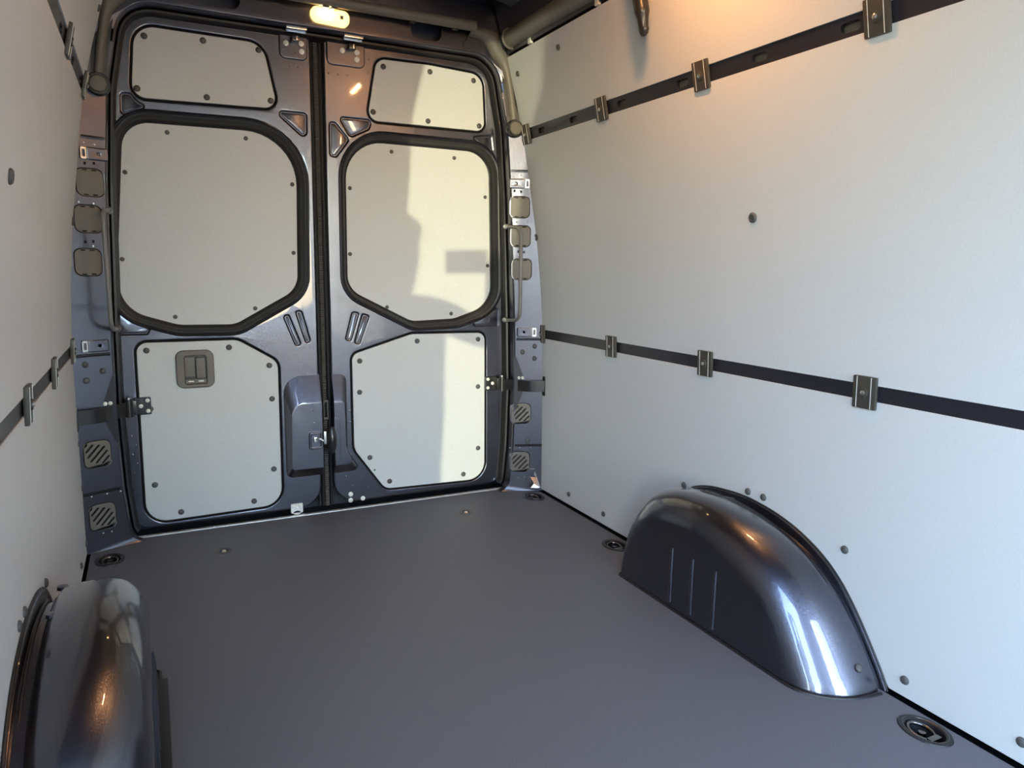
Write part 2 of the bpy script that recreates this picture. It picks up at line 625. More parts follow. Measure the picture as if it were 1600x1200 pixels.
# panel joint in the header
part('panel_joint', tube(fillet([(.520, .060, 1.818), (.520, .060, 1.850), (.536, .060, 1.854), (.536, .060, 1.872)], .006, 3), .0016, 6), GAP, frame)

def dpillar(side, idx):
    nm = 'right' if side > 0 else 'left'
    r = root('trim_%d' % idx, (side * .80, .03, 0), 'slate metal rear corner post with plastic covers beside the ' + nm + ' rear door', 'corner post', kind='structure')
    zz = [1.70, 1.62, 1.5, 1.4, 1.3, 1.2, 1.1, 1.0, .9, .8, .7, .6, .45, .3, .15, .0]
    inner = side_pts(side, -.01, ZS + .03)
    if inner[-1].y < ZS: inner.append(V(side * .69, ZS))
    poly = inner + [V(side * (prof(z) + .012), z) for z in zz]
    def M(u, v, w): return PM(u, v, w)
    caps = {1: [(.771, 1.227), (.776, 1.108), (.782, .971)], -1: [(-.7845, 1.2315), (-.797, 1.116), (-.806, .978)]}[side]
    vents = {1: [(.787, .349), (.786, .132)], -1: [(-.823, .340), (-.822, .120)]}[side]
    def rr(cx, cz, w, h, r_): return rp([(cx - w / 2, cz - h / 2, r_), (cx + w / 2, cz - h / 2, r_), (cx + w / 2, cz + h / 2, r_), (cx - w / 2, cz + h / 2, r_)], 5)
    holes = [rr(x, z, .078, .090, .022) for x, z in caps] + [rr(x, z, .080, .094, .022) for x, z in vents]
    holes += [rr(side * .795, .705, .02, .022, .002)]
    sheet = part('post_sheet', plate(poly, holes, M, .012, .0012, 2), PAINT, r, wnorm=True)
    part('post_backing', plate([V(p.x, p.y) for p in poly], [], lambda u, v, w: PM(u, v, w + .03), .002), GAP, r, smooth=0)
    for x, z in caps:
        out = rr(x, z, .0745, .0865, .021)
        notch = [rr(x + dx, z + dz, .013, .0035, .001) for dx in (-.013, .013) for dz in (-.0385, .0385)]
        o = part('cover_cap', plate(out, notch, lambda u, v, w: PM(u, v, w - .001), .006, .0015, 2), TAUPE, r, wnorm=True, origin=PM(x, z, 0))
        part('cap_back', plate(rr(x, z, .07, .08, .02), [], lambda u, v, w: PM(u, v, w + .006), .002), GAP, o, smooth=0)
    for x, z in vents:
        out = rr(x, z, .0765, .0905, .021)
        sl = []
        dd = .0155
        for k, hl in enumerate([.004, .014, .024, .029, .024, .014, .004]):
            c = (k - 3) * dd * .72
            cx, cz = x + c, z - c
            t = V(.66, .75); n_ = V(-.75, .66)
            pts = []
            for sgn in (1, -1):
                for j in range(5):
                    a = math.pi / 2 - math.pi * j / 4
                    pts.append(V(cx, cz) + sgn * t * hl + sgn * (t * math.cos(a) + n_ * math.sin(a)) * .0032)
            sl.append(pts)
        o = part('vent_grille', plate(out, sl, lambda u, v, w: PM(u, v, w - .001), .006, .001, 2), TAUPE, r, wnorm=True, origin=PM(x, z, 0))
        part('vent_back', plate(rr(x, z, .07, .08, .02), [], lambda u, v, w: PM(u, v, w + .007), .002), GAP, o, smooth=0)
    # pressed brackets with bright clips
    for z, xc in ((1.322, .758), (.705, .795)):
        part('bracket', plate(rr(side * xc, z, .058, .040, .006), [rr(side * (xc - .004), z, .007, .008, .002)], lambda u, v, w: PM(u, v, w - .007), .010, .003, 2), PAINT, r, wnorm=True)
        cx = side * (xc + .038)
        part('spring_clip', plate(rr(cx, z, .018, .038, .005), [rr(cx, z, .007, .022, .003)], lambda u, v, w: PM(u, v, w - .006), .006, .001, 1), STEEL, r, wnorm=True)
    for z in (1.376, .678, .210):
        x0 = side * (.735 if z > 1 else .765); x1 = side * prof(z)
        part('sheet_joint', tube([PM(x0, z, -.001), PM(x1, z, -.001)], .0022, 6), GAP, r)
        part('sheet_fold', tube([PM(x0, z - .006, .0), PM(x1, z - .006, .0)], .003, 6), PAINT, r)
    for (x, z) in ([(.816, .229)] if side > 0 else []) + [(side * .838, .645), (side * .790, .620), (side * .838, .592)]:
        inst('plug', capm if z > .3 else plugm, r, PM(x, z, 0), (math.radians(90), 0, 0))
    # square punch holes
    hv = []
    for (x, z) in [(.750, 1.293), (.775, 1.290), (.768, 1.045), (.790, 1.043)]:
        hv.append(box(PM(side * (x + (.02 if side < 0 else 0)), z, 0), (.007, .003, .009)))
    o = part('punched_hole', join(*hv), GAP, r, smooth=0)
    o['kind'] = 'stuff'
    # spot-weld dimples
    dv = []
    for (x, z) in [(.745, 1.352), (.775, 1.355), (.80, 1.35), (.745, .196), (.785, .197), (.83, .198), (.78, .06), (.805, .062), (.76, 1.166), (.80, 1.168), (.77, 1.03)]:
        dv.append(lathe([(.0034, -.0005), (.0025, .0013), (.0001, .0018)], 8, RX90, PM(side * (x + (.02 if side < 0 else 0)), z, 0)))
    o = part('weld_dimple', join(*dv), STEEL, r)
    o['kind'] = 'stuff'
    if side > 0:
        tb = [(.822, .100), (.846, .100), (.858, .060), (.860, .016), (.812, .014), (.834, .040), (.826, .070)]
        part('corner_tab', plate(rp([(a, b, .005) for a, b in tb], 3), [], lambda u, v, w: PM(u, v, w - .010 - .02 * math.sin(v * 60)), .006, .002, 2), STEEL, r, wnorm=True)
    # dark wedge pocket behind the hinge arm
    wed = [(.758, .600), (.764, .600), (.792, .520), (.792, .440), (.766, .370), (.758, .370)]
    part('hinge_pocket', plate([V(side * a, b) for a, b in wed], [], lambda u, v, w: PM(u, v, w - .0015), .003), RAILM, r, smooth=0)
    return r
pil_l = dpillar(-1, 3)
pil_r = dpillar(1, 4)

# ------------------------------------------------------------------ rear doors
YD = .13
def DM(u, v, w): return V(u, YD + w, v)
boltm = mesh('bolt', lathe([(.0095, 0), (.0095, .003), (.0062, .0035), (.0062, .008), (.003, .009), (.003, .007), (.0001, .007)], 14), ZINC)

def tray(loop, depth=.005, slopew=.005):
    return rings(loop, [(0.0005, 0), (-.0012, .0008), (-.002, .0034), (-.0042, .0034), (-.0052, .001), (-.0075, -.0002)], DM, cap=True)

def make_door(idx, side, outline, panels, win, caps, beads, pod_o, pod_i, label):
    r = root('door_%d' % idx, (sum(p.x for p in outline) / len(outline), YD, .015), label, 'door', kind='structure')
    wino = off(ccw(win), .027)
    holes = [off(ccw(p), .006) for p in panels] + [wino] + beads
    part('door_skin', plate(outline, holes, DM, .03, .006, 4), PAINT, r, wnorm=True)
    part('door_core', plate(off(ccw(outline), -.004), [], lambda u, v, w: V(u, YD + .062 + w, v), .06, 0), GAP, r, smooth=0)
    for b in beads:
        part('pressed_recess', tray(b), PAINT, r)
    names = ['upper_panel', 'lower_panel']
    for p, nme, cc in zip(panels, names, (caps[0], caps[2])):
        o = part(nme, plate(p, [], lambda u, v, w: V(u, YD + .002 + w, v), .012, .0015, 2), DPANEL, r, wnorm=True)
        part('panel_gap', rings(ccw(p), [(.0065, .001), (.004, .010), (-.001, .012)], DM), RUBBER, o)
        for x, z in cc: inst('screw_cap', capm, o, (x, YD + .002, z), (math.radians(90), 0, 0))
    o = part('window_panel', plate(off(ccw(win), .006), [], lambda u, v, w: V(u, YD + .042 + w, v), .008), DPANEL, r, smooth=0)
    for x, z in caps[1]: inst('screw_cap', capm_s, o, (x, YD + .042, z), (math.radians(90), 0, 0))
    # pressed lip, rubber seal and inner black edge of the window opening
    s = part('window_seal', rings(wino, [(.001, .006), (.0005, -.001), (-.003, -.004), (-.008, -.002), (-.011, .006), (-.014, .010), (-.016, .020), (-.020, .034), (-.026, .041), (-.034, .043)], DM), RUBBER, r)
    part('window_lip', rings(wino, [(.010, .0005), (.007, -.003), (.003, -.0045), (0, -.002)], DM), PAINT, s)
    # bulge around the lock
    part('lock_bulge', rings(None, None, DM, loops=[(pod_o, .001), ([a.lerp(b, .08) for a, b in zip(pod_o, pod_i)], -.002), ([a.lerp(b, .85) for a, b in zip(pod_o, pod_i)], -.030), ([a.lerp(b, .95) for a, b in zip(pod_o, pod_i)], -.0335), (pod_i, -.035)], cap=True), PAINT, r, smooth=40, wnorm=True)
    return r

LU = rp(mm((-649, 1526, 40), (-628, 1757, 70), (-222, 1753, 62), (-178, 1537, 38)))
LL = rp(mm((-687, 700, 34), (-352, 700, 70), (-212, 612, 45), (-216, 49, 70), (-692, 41, 72)))
LW = rp(mm((-684, 1455, 95), (-106, 1462, 180), (-119, 885, 95), (-352, 753, 90), (-545, 755, 150), (-731, 815, 120), (-728, 990, 400)), 10)
RU = rp(mm((153, 1529, 36), (194, 1757, 42), (400, 1761, 500), (632, 1750, 52), (645, 1532, 34)))
RL = rp(mm((74, 627, 34), (322, 702, 70), (652, 699, 34), (656, 48, 76), (202, 58, 50), (75, 240, 70)))
RW = rp(mm((73, 1458, 150), (684, 1456, 105), (699, 815, 125), (525, 757, 150), (335, 750, 90), (70, 884, 90)), 10)

doorLout = rp(mm((-738, 22, 60), (-748, 450, 200), (-742, 750, 300), (-724, 1250, 300), (-703, 1540, 300), (-650, 1797, 110), (-56, 1797, 12), (-62, 22, 85)), 6)
doorRout = rp(mm((738, 22, 60), (748, 450, 200), (742, 750, 300), (724, 1250, 300), (703, 1540, 300), (650, 1797, 110), (-8, 1797, 12), (-12, 22, 95)), 6)

beadsL = [rp(mm((-682, 1536, 14), (-650, 1536, 12), (-634, 1512, 30), (-604, 1498, 10), (-650, 1480, 40), (-684, 1462, 10))),
          rp(mm((-192, 1530, 12), (-76, 1530, 10), (-78, 1436, 14))),
          rp(mm((-738, 812, 12), (-725, 812, 8), (-690, 776, 40), (-640, 752, 14), (-648, 731, 10), (-740, 731, 8))),
          rp(mm((-184, 784, 8), (-166, 790, 7), (-124, 676, 7), (-142, 672, 8))),
          rp(mm((-139, 803, 7), (-118, 803, 8), (-88, 686, 7), (-104, 682, 7)))]
beadsR = [rp(mm((44, 1530, 10), (170, 1530, 14), (158, 1496, 16), (86, 1460, 14))),
          rp(mm((9, 1508, 10), (30, 1508, 8), (80, 1450, 10), (30, 1384, 12), (8, 1386, 10))),
          rp(mm((596, 744, 10), (712, 806, 8), (716, 729, 8), (606, 729, 10))),
          rp(mm((80, 797, 8), (104, 791, 7), (70, 684, 7), (50, 688, 8))),
          rp(mm((120, 788, 7), (146, 780, 8), (104, 670, 7), (86, 674, 7))),
          rp(mm((594, 1505, 14), (632, 1512, 16), (676, 1516, 8), (684, 1455, 10), (668, 1446, 8), (640, 1466, 20), (604, 1490, 12)))]
podLo = rp(mm((-58, 557, 3), (-196, 557, 85), (-196, 150, 26), (-58, 150, 3)), 10)
podLi = rp(mm((-58, 450, 3), (-172, 451, 72), (-177, 190, 14), (-58, 190, 3)), 10)
podRo = rp(mm((-10, 555, 3), (48, 555, 46), (47, 232, 60), (104, 150, 18), (-10, 150, 3)), 10)
podRi = rp(mm((-10, 448, 3), (31, 448, 36), (33, 262, 50), (62, 190, 18), (-10, 190, 3)), 10)
podRo = list(reversed(podRo)) if area(podRo) < 0 else podRo
podRi = list(reversed(podRi)) if area(podRi) < 0 else podRi

cL = [[(-.600, 1.725), (-.418, 1.736), (-.236, 1.730), (-.201, 1.562), (-.415, 1.550), (-.631, 1.555)],
      [(-.546, 1.427), (-.287, 1.430), (-.685, 1.284), (-.128, 1.277), (-.712, .990), (-.132, 1.023), (-.556, .787), (-.280, .814)],
      [(-.656, .673), (-.383, .674), (-.243, .600), (-.238, .471), (-.242, .194), (-.320, .075), (-.577, .068), (-.658, .182), (-.656, .463)]]
cR = [[(.219, 1.731), (.408, 1.736), (.595, 1.725), (.621, 1.551), (.399, 1.549), (.176, 1.561)],
      [(.260, 1.426), (.527, 1.422), (.090, 1.276), (.668, 1.272), (.085, 1.023), (.682, .985), (.232, .812), (.513, .781)],
      [(.346, .673), (.621, .672), (.104, .601), (.101, .474), (.622, .465), (.624, .190), (.554, .079), (.220, .088), (.138, .199)]]
doorL = make_door(1, -1, doorLout, [LU, LL], LW, cL, beadsL, podLo, podLi, 'left rear door of the van with the dark grey inside handle and three grey lining panels')
doorR = make_door(2, 1, doorRout, [RU, RL], RW, cR, beadsR, podRo, podRi, 'right rear door of the van with sunlit patch on its three grey lining panels')

# hinge pads at the top of both doors
def pad(door, x0, x1, side, bolts, hookx):
    lo = rp([(x0, 1.712, .022), (x1, 1.712, .022), (x1, 1.794, .006), (x0, 1.794, .006)], 6)
    p = part('latch_pad', plate(lo, [], lambda u, v, w: V(u, YD - .006 + w, v), .008, .005, 4), PAINT, door, wnorm=True)
    for x, z in bolts: inst('bolt', boltm, p, (x, YD - .006, z), (math.radians(90), 0, 0))
    h = part('roller_catch', box((hookx, YD - .022, 1.778), (.026, .032, .020), bev=.004), BLACKP, door)
    part('striker_bar', join(tube([(hookx - .032, YD - .035, 1.800), (hookx + .034, YD - .035, 1.800)], .005, 8), box((hookx, YD - .045, 1.806), (.07, .03, .008), bev=.002)), STEEL, h)
    part('catch_tongue', box((hookx + .002, YD - .042, 1.776), (.005, .008, .014), bev=.001), STEEL, h)
pad(doorL, -.166, -.066, -1, [(-.142, 1.764), (-.088, 1.769), (-.087, 1.742)], -.112)
pad(doorR, .002, .146, 1, [(.061, 1.766), (.116, 1.766), (.115, 1.741)], .092)

# inside handle on the left door
def rrect(x0, x1, z0, z1, r_): return rp([(x0, z0, r_), (x1, z0, r_), (x1, z1, r_), (x0, z1, r_)], 6)
hb = part('inside_handle', plate(rrect(-.565, -.438, .531, .669, .026), [rrect(-.537, -.465, .546, .648, .008)], lambda u, v, w: V(u, YD - .012 + w, v), .016, .005, 4), TAUPE, doorL, wnorm=True, origin=(-.502, YD, .6))
part('handle_well', box((-.501, YD + .0, .597), (.076, .004, .106)), BLACKP, hb, smooth=0)
part('pull_lever', box((-.484, YD - .012, .605), (.031, .022, .076), bev=.006), TAUPE, hb)
part('finger_plate', box((-.519, YD - .004, .608), (.034, .006, .070), bev=.002), TAUPE, hb)
part('lock_slider', box((-.501, YD - .008, .556), (.070, .010, .016), bev=.003), TAUPE, hb)
for dx, sgn in ((-.016, -1), (.016, 1)):
    sh = [V(-.501 + dx - .008, .5545), V(-.501 + dx + .008, .5545), V(-.501 + dx + .008, .5585), V(-.501 + dx - .008, .5585), V(-.501 + dx - .011, .5565)]
    if sgn > 0: sh = [V(2 * (-.501 + dx) - p.x, p.y) for p in sh]
    part('arrow_mark', plate(sh, [], lambda u, v, w: V(u, YD - .0138 + w, v), .001), ZINC, hb, smooth=0)

# centre seam: ribbed rubber strips, dark channel
seam = root('door_centre_seal', (-.033, .15, .02), 'black ribbed rubber seal running down the gap between the two rear doors', 'door seal')
part('channel', box((-.034, YD + .045, .91), (.06, .02, 1.80)), RUBBER, seam, smooth=0)
v, f = [], []
nz = 420
for i in range(nz + 1):
    z = .018 + 1.765 * i / nz
    w = .0 if i % 2 else .0035
    for dx, dy in ((-.013, .004), (-.010, -.004), (.002, -.005), (.005, .004)):
        v.append(V(-.034 + dx, YD + .010 + dy - (w if dy < 0 else 0), z))
for i in range(nz):
    for k in range(3):
        a = i * 4 + k
        f.append((a, a + 1, a + 5, a + 4))
part('ribbed_strip', (v, f), STRIPM, seam, smooth=0)
part('side_bead', tube([(-.019, YD + .012, .018), (-.019, YD + .012, 1.783)], .005, 8), RUBBER, seam)
part('side_bead', tube([(-.052, YD + .012, .018), (-.052, YD + .012, 1.783)], .005, 8), RUBBER, seam)

# latch in the middle of the doors
latch = root('door_latch', (-.05, .09, .24), 'black door lock catch with chrome striker in the seam between the rear doors', 'door latch')
part('striker_frame', plate(rrect(-.112, -.062, .266, .336, .010), [rrect(-.102, -.068, .276, .326, .006)], lambda u, v, w: V(u, .087 + w, v), .012, .004, 3), PAINT, latch, wnorm=True)
part('striker_well', box((-.086, .098, .301), (.04, .004, .054)), BLACKP, latch, smooth=0)
part('striker_bolt', join(tube(fillet([(-.092, .092, .305), (-.075, .078, .312), (-.060, .078, .300)], .01), .0045, 8), box((-.052, .082, .312), (.010, .014, .050), bev=.003), box((-.087, .088, .305), (.014, .008, .02), bev=.002)), STEEL, latch)
lv, lf = lathe([(.0001, -.058), (.010, -.052), (.0175, -.03), (.0205, 0), (.0175, .03), (.010, .052), (.0001, .058)], 18, None, (-.027, .082, .300), 1, 1.2)
part('catch_cover', (lv, lf), BLACKP, latch)
part('guide_block', plate(rrect(-.050, -.030, .377, .456, .003), [rrect(-.046, -.036, .386, .445, .002)], lambda u, v, w: V(u, .108 + w, v), .02, .002, 2), STRIPM, latch, wnorm=True)
part('catch_plate', plate(rrect(-.012, .012, .205, .386, .006), [], lambda u, v, w: V(u, .0925 + w, v), .004, .0015, 2), PAINT, latch, wnorm=True)

# bottom bracket and bolts
bb = part('bottom_bracket', plate(rrect(-.184, -.138, .006, .044, .004), [ell(-.161, .008, .014, .007, n=14)], lambda u, v, w: V(u, YD - .006 + w, v), .008, .001, 1), ZINC, doorL, wnorm=True)
for x, z in ((-.174, .033), (-.148, .034), (-.161, .027)):
    inst('bracket_bolt', boltm, bb, (x, YD - .006, z), (math.radians(90), 0, 0)).scale = (.6, .6, .6)
for x, z in ((.055, .054), (.054, .029), (.105, .030)):
    inst('bolt', boltm, doorR, (x, YD, z), (math.radians(90), 0, 0))

def dimples(door, pts):
    dv = [lathe([(.0042, -.0005), (.003, .0014), (.0001, .002)], 8, RX90, V(x, y, z)) for x, z, y in pts]
    o = part('weld_dimple', join(*dv), PAINT, door)
    o['kind'] = 'stuff'
dimples(doorR, [(.02 + .022 * i + random.uniform(-.006, .006), .06 + .014 * ((i * 5) % 8), YD) for i in range(7)] + [(.060, .40 - .045 * i, YD) for i in range(5)]
        + [(.702 - .012 * (i % 2), .30 - .028 * i, YD) for i in range(8)] + [(.010 + .035 * i, 1.682, YD) for i in range(3)] + [(.158, 1.70, YD), (.162, 1.75, YD)])
dimples(doorL, [(-.722 + .012 * (i % 2), .37 - .034 * i, YD) for i in range(8)] + [(-.13 + .03 * i, 1.69, YD) for i in range(2)] + [(-.15, 1.745, YD - .006), (-.11, 1.735, YD - .006), (-.09, .42, YD - .035), (-.09, .37, YD - .035)])

# ------------------------------------------------------------------ hinge arms
def hinge(side):
    nm = 'right' if side > 0 else 'left'
    door = doorR if side > 0 else doorL
    s = side
    r = part('hinge', plate(rrect(*sorted((s * .652, s * .706)), .446, .508, .004), [], lambda u, v, w: V(u, YD - .012 + w, v), .014, .003, 2), BLACKP, door, wnorm=True, origin=(s * .68, YD - .012, .477))
    r['label'] = 'black hinge and check arm with pale bolts'
    for x, z in ((.663, .497), (.663, .459), (.685, .478)):
        inst('bolt', boltm, r, (s * x, YD - .012, z), (math.radians(90), 0, 0)).scale = (.75, .75, 1)
    part('knuckle', join(lathe([(.013, -.032), (.013, .032)], 14, None, (s * .722, YD - .03, .477)), box((s * .714, YD - .022, .477), (.03, .022, .05), bev=.004)), BLACKP, r)
    part('pin_cap', lathe([(.008, .032), (.008, .036), (.0001, .038)], 12, None, (s * .722, YD - .03, .477)), STEEL, r)
    # flat arm from the knuckle out to the body side
    path = fillet([(s * .722, YD - .03, 0), (s * .765, .055, 0), (s * .805, .0, 0), (s * .872, -.022, 0)], .03, 6)
    v, f = [], []
    for p in path:
        for dz in (-.024, .024):
            v.append(V(p.x, p.y, .474 + dz))
        for dz in (.024, -.024):
            v.append(V(p.x + s * .002, p.y + .007, .474 + dz))
    for i in range(len(path) - 1):
        for k in range(4):
            f.append((i * 4 + k, i * 4 + (k + 1) % 4, i * 4 + 4 + (k + 1) % 4, i * 4 + 4 + k))
    f += [(0, 1, 2, 3), tuple(len(v) - 4 + k for k in range(4))]
    part('check_arm', (v, f), BLACKP, r)
    part('arm_pocket', box((s * .873, -.012 if s > 0 else -.022, .474), (.012, .02, .085), bev=.004), BLACKP, r)
    for x in (.775, .790):
        inst('bolt', boltm, r, PM(s * x, .508, -.002), (math.radians(90), 0, 0)).scale = (.7, .7, 1)
    return r
hinge(-1)
hinge(1)

# ------------------------------------------------------------------ grab bars
for s, nm in ((-1, 'left'), (1, 'right')):
    x = .737 if s > 0 else -.752
    g = root('grab_bar', (x, .06, .75), 'thin grey grab bar on the corner post beside the ' + nm + ' rear door', 'grab bar', 'grab bars')
    xm = x - s * .012
    part('bar', tube(fillet([(xm, .085, 1.148), (x, -.035, 1.142), (x, -.035, .762), (xm, .085, .756)], .045, 8), .0072, 12), GREYBAR, g)
    for z in (1.148, .756):
        part('mount', lathe([(.011, -.006), (.013, .0), (.010, .014), (.007, .018)], 14, RX90, (xm, .082, z)), STEEL if s > 0 else GREYBAR, g)

# ------------------------------------------------------------------ plastic conduit covers in the upper corners
def conduit(s):
    nm = 'right' if s > 0 else 'left'
    r = root('conduit_cover', (s * .72, .03, 1.54), 'taupe plastic corner conduit cover ending in a round cap, ' + nm + ' upper corner', 'conduit cover', 'corner conduit covers')
    path = [V(.739, 0, 1.56), V(.728, 0, 1.65), V(.716, 0, 1.72), V(.700, 0, 1.79), V(.672, 0, 1.845), V(.62, 0, 1.880), V(.54, 0, 1.888)]
    pts = spline([(p.x, p.z) for p in path], 26)
    v, f = [], []
    sec = [(-1, .012), (-.95, 0), (-.6, -.012), (0, -.017), (.6, -.012), (.95, 0), (1, .012)]
    for i, p in enumerate(pts):
        t = pts[min(i + 1, 25)] - pts[max(i - 1, 0)]
        n_ = V(-t.y, t.x).normalized()
        q = i / 25
        hw = .0145 + .026 * math.exp(-((q - .66) / .14) ** 2) + .006 * q
        for a, d in sec:
            b = p + n_ * a * hw
            v.append(V(s * b.x, PM(b.x, b.y, 0).y - .006 + d - .02 * max(0, q - .5), b.y))
    ns = len(sec)
    for i in range(25):
        for k in range(ns - 1):
            a = i * ns + k
            f.append((a, a + 1, a + ns + 1, a + ns))
    part('cover_arm', (v, f), TAUPE, r, smooth=60)
    c = PM(s * .741, 1.538, -.024)
    part('round_cap', lathe([(.026, -.004), (.026, .004), (.023, .007), (.0001, .008)], 28, RX90, c), TAUPE, r)
    part('cap_collar', lathe([(.035, -.024), (.035, .0), (.032, .004), (.027, .004), (.026, .0)], 28, RX90, c, cap0=False), BLACKP, r)
    part('black_outline', plate([V(s * p.x + a * .024, p.y) for p in pts[:19] for a in (-1,)] + [V(s * p.x + .024, p.y) for p in reversed(pts[:19])], [], lambda u, v, w: V(u, PM(u, v, 0).y - .003 + w, v), .004), BLACKP, r, smooth=0)  # black sheet behind the arm, showing as an outline along both sides
    # screws poking from the edge
    return r
conduit(-1)
conduit(1)
ht = root('header_tube', (0, .005, 1.888), 'round taupe plastic tube running across above the rear doors', 'conduit tube')
part('tube', tube([(-.55, .012, 1.893), (.55, .012, 1.893)], .019, 20), TAUPE, ht)
for x in (-.02, .01, .30, .47, -.3, -.47):
    part('tube_clip', box((x, .02, 1.874), (.022, .02, .008), bev=.002), BLACKP, ht)
for s, nm in ((-1, 'left'), (1, 'right')):
    r = root('roof_side_tube', (s * .69, -1, 1.855), 'dark taupe tube along the top edge of the ' + nm + ' wall', 'conduit tube', 'roof side tubes')
    part('tube', tube([(s * .688, -.02, 1.860), (s * .688, -4.1, 1.860)], .034, 22), TAUPE, r)
    part('end_ring', tube([(s * .688 + .037 * math.cos(a), -.022, 1.860 + .037 * math.sin(a)) for a in [i * math.pi / 14 for i in range(28)]], .005, 8, closed=True), TAUPE, r)
    for y in (-.16, -.62, -1.2):
        part('tab', box((s * .70, y, 1.822), (.012, .022, .03), bev=.003), ZINC, r)

# ------------------------------------------------------------------ dome lamp over the doors
dl = root('dome_lamp', (.004, .05, 1.86), 'glowing yellow dome lamp on the header above the rear doors', 'lamp')
lo = rp(mm((-66, 1832, 26), (70, 1825, 24), (72, 1880, 22), (-66, 1884, 24)), 8)
part('housing', plate(lo, [], lambda u, v, w: V(u, .046 + w, v), .016, .004, 3), LENS, dl, wnorm=True)
for k, d in enumerate((-.010, -.017)):
    part('lens_ridge', tube([V(p.x, .0455, p.y) for p in off(ccw(lo), d)], .0016, 6, closed=True), LENS, dl)
part('bulb', lathe([(.022, 0), (.019, .004), (.011, .007), (.0001, .008)], 20, RX90, (-.012, .046, 1.858), 1.25, .8), GLOW, dl)
part('switch_button', box((.042, .045, 1.856), (.012, .006, .012), bev=.002), TAUPE, dl)

# lamps further forward on the roof
for i, (x, y) in enumerate([(.47, -1.22)]):
    r = root('ceiling_lamp', (x, y, 1.95), 'lit strip lamp under the roof by the ' + ('right' if x > 0 else 'left') + ' wall', 'lamp')
    part('lamp_housing', box((x, y, 1.965), (.06, .20, .03), bev=.006), TAUPE, r)
    for k in range(6):
        part('led', lathe([(.010, 0), (.008, -.004), (.0001, -.006)], 12, None, (x, y - .08 + .032 * k, 1.949)), LED, r)

# ------------------------------------------------------------------ cargo rails
def rail(side, z, name_h, slots, clips, slotted):
    sd = 'right' if side > 0 else 'left'
    yf = -4.1 if side > 0 else -2.45
    yb = .04 if side > 0 else -.012
    r = root('cargo_rail', (side * prof(z), -1.3, z), 'dark ' + name_h + ' cargo rail with clips along the ' + sd + ' wall', 'cargo rail', 'cargo rails in the side walls')
    h = .0235 if slotted else .021
    holes = [rp([(y - .026, z - .010, .0095), (y + .026, z - .010, .0095), (y + .026, z + .010, .0095), (y - .026, z + .010, .0095)], 4) for y in slots] if slotted else []
    def M(u, v, w): return V(side * (prof(v) + .004 + w), u, v)
    part('rail_channel', plate([V(yf, z - h), V(yf, z + h), V(yb, z + h), V(yb, z - h)], holes, M, .012, .0015, 2), RAILM, r, wnorm=True)
    if slotted:
        part('slot_back', plate([V(yf, z - h), V(yf, z + h), V(yb, z + h), V(yb, z - h)], [], lambda u, v, w: V(side * (prof(v) + .022 + w), u, v), .004), TAUPE, r, smooth=0)
    s = slope(z)
    rot = Matrix.Rotation(-side * math.atan(s) * -1, 3, 'Y')
    for y in clips:
        c = V(side * (prof(z) - .004), y, z)
        cl = part('clip', box(c, (.010, .062, .078), rot, bev=.004), CLIPM, r, origin=c)
        for dy in (-.019, .019):
            part('clip_ridge', box(c + rot @ V(-side * .0052, dy, 0), (.0015, .0012, .074), rot), ZINC, cl, smooth=0)
        n_ = rot @ V(-side, 0, 0)
        Q = n_.to_track_quat('Z', 'Y').to_matrix()
        part('clip_bolt', join(lathe([(.012, .004), (.011, .008), (.007, .0085)], 14, Q, c), ), CLIPM, cl)
        part('bolt_head', lathe([(.0058, .004), (.0058, .010), (.003, .0115), (.0001, .0118)], 12, Q, c), STEEL, cl)
    return r
SL = [-.108, -.35, -.652, -.956, -1.255, -1.525, -1.83, -2.13]
rail(1, 1.5125, 'upper slotted', SL, [.005, -.546, -1.047, -1.597], True)
rail(1, .6985, 'lower', [], [.012, -.521, -1.026, -1.581], False)
rail(-1, 1.5125, 'upper slotted', SL, [-.045, -.546, -1.047, -1.597], True)
rail(-1, .6985, 'lower', [], [-.045, -.56, -1.026, -1.581], False)

# black grab strap on the right wall
hs_ = root('strap_handle', (.70, -.86, 1.66), 'glossy black curved handle hanging against the upper right wall', 'handle')
pts = fillet([(.700, -.872, 1.668), (.694, -.868, 1.72), (.680, -.858, 1.80), (.66, -.85, 1.90), (.67, -.85, 1.96)], .05, 5)
v, f = tube(pts, .02, 16, rr=[.014 + .008 * min(1, i / 3) for i in range(len(pts))])
part('grip', (v, f), BLACKP, hs_)
part('grip_end', lathe([(.0001, -.020), (.008, -.018), (.014, -.010), (.0165, 0), (.0165, .004)], 16, None, (.7003, -.8722, 1.668), .85, 1), BLACKP, hs_)
part('upper_mount', box((.672, -.85, 1.955), (.05, .07, .03), bev=.006), BLACKP, hs_)

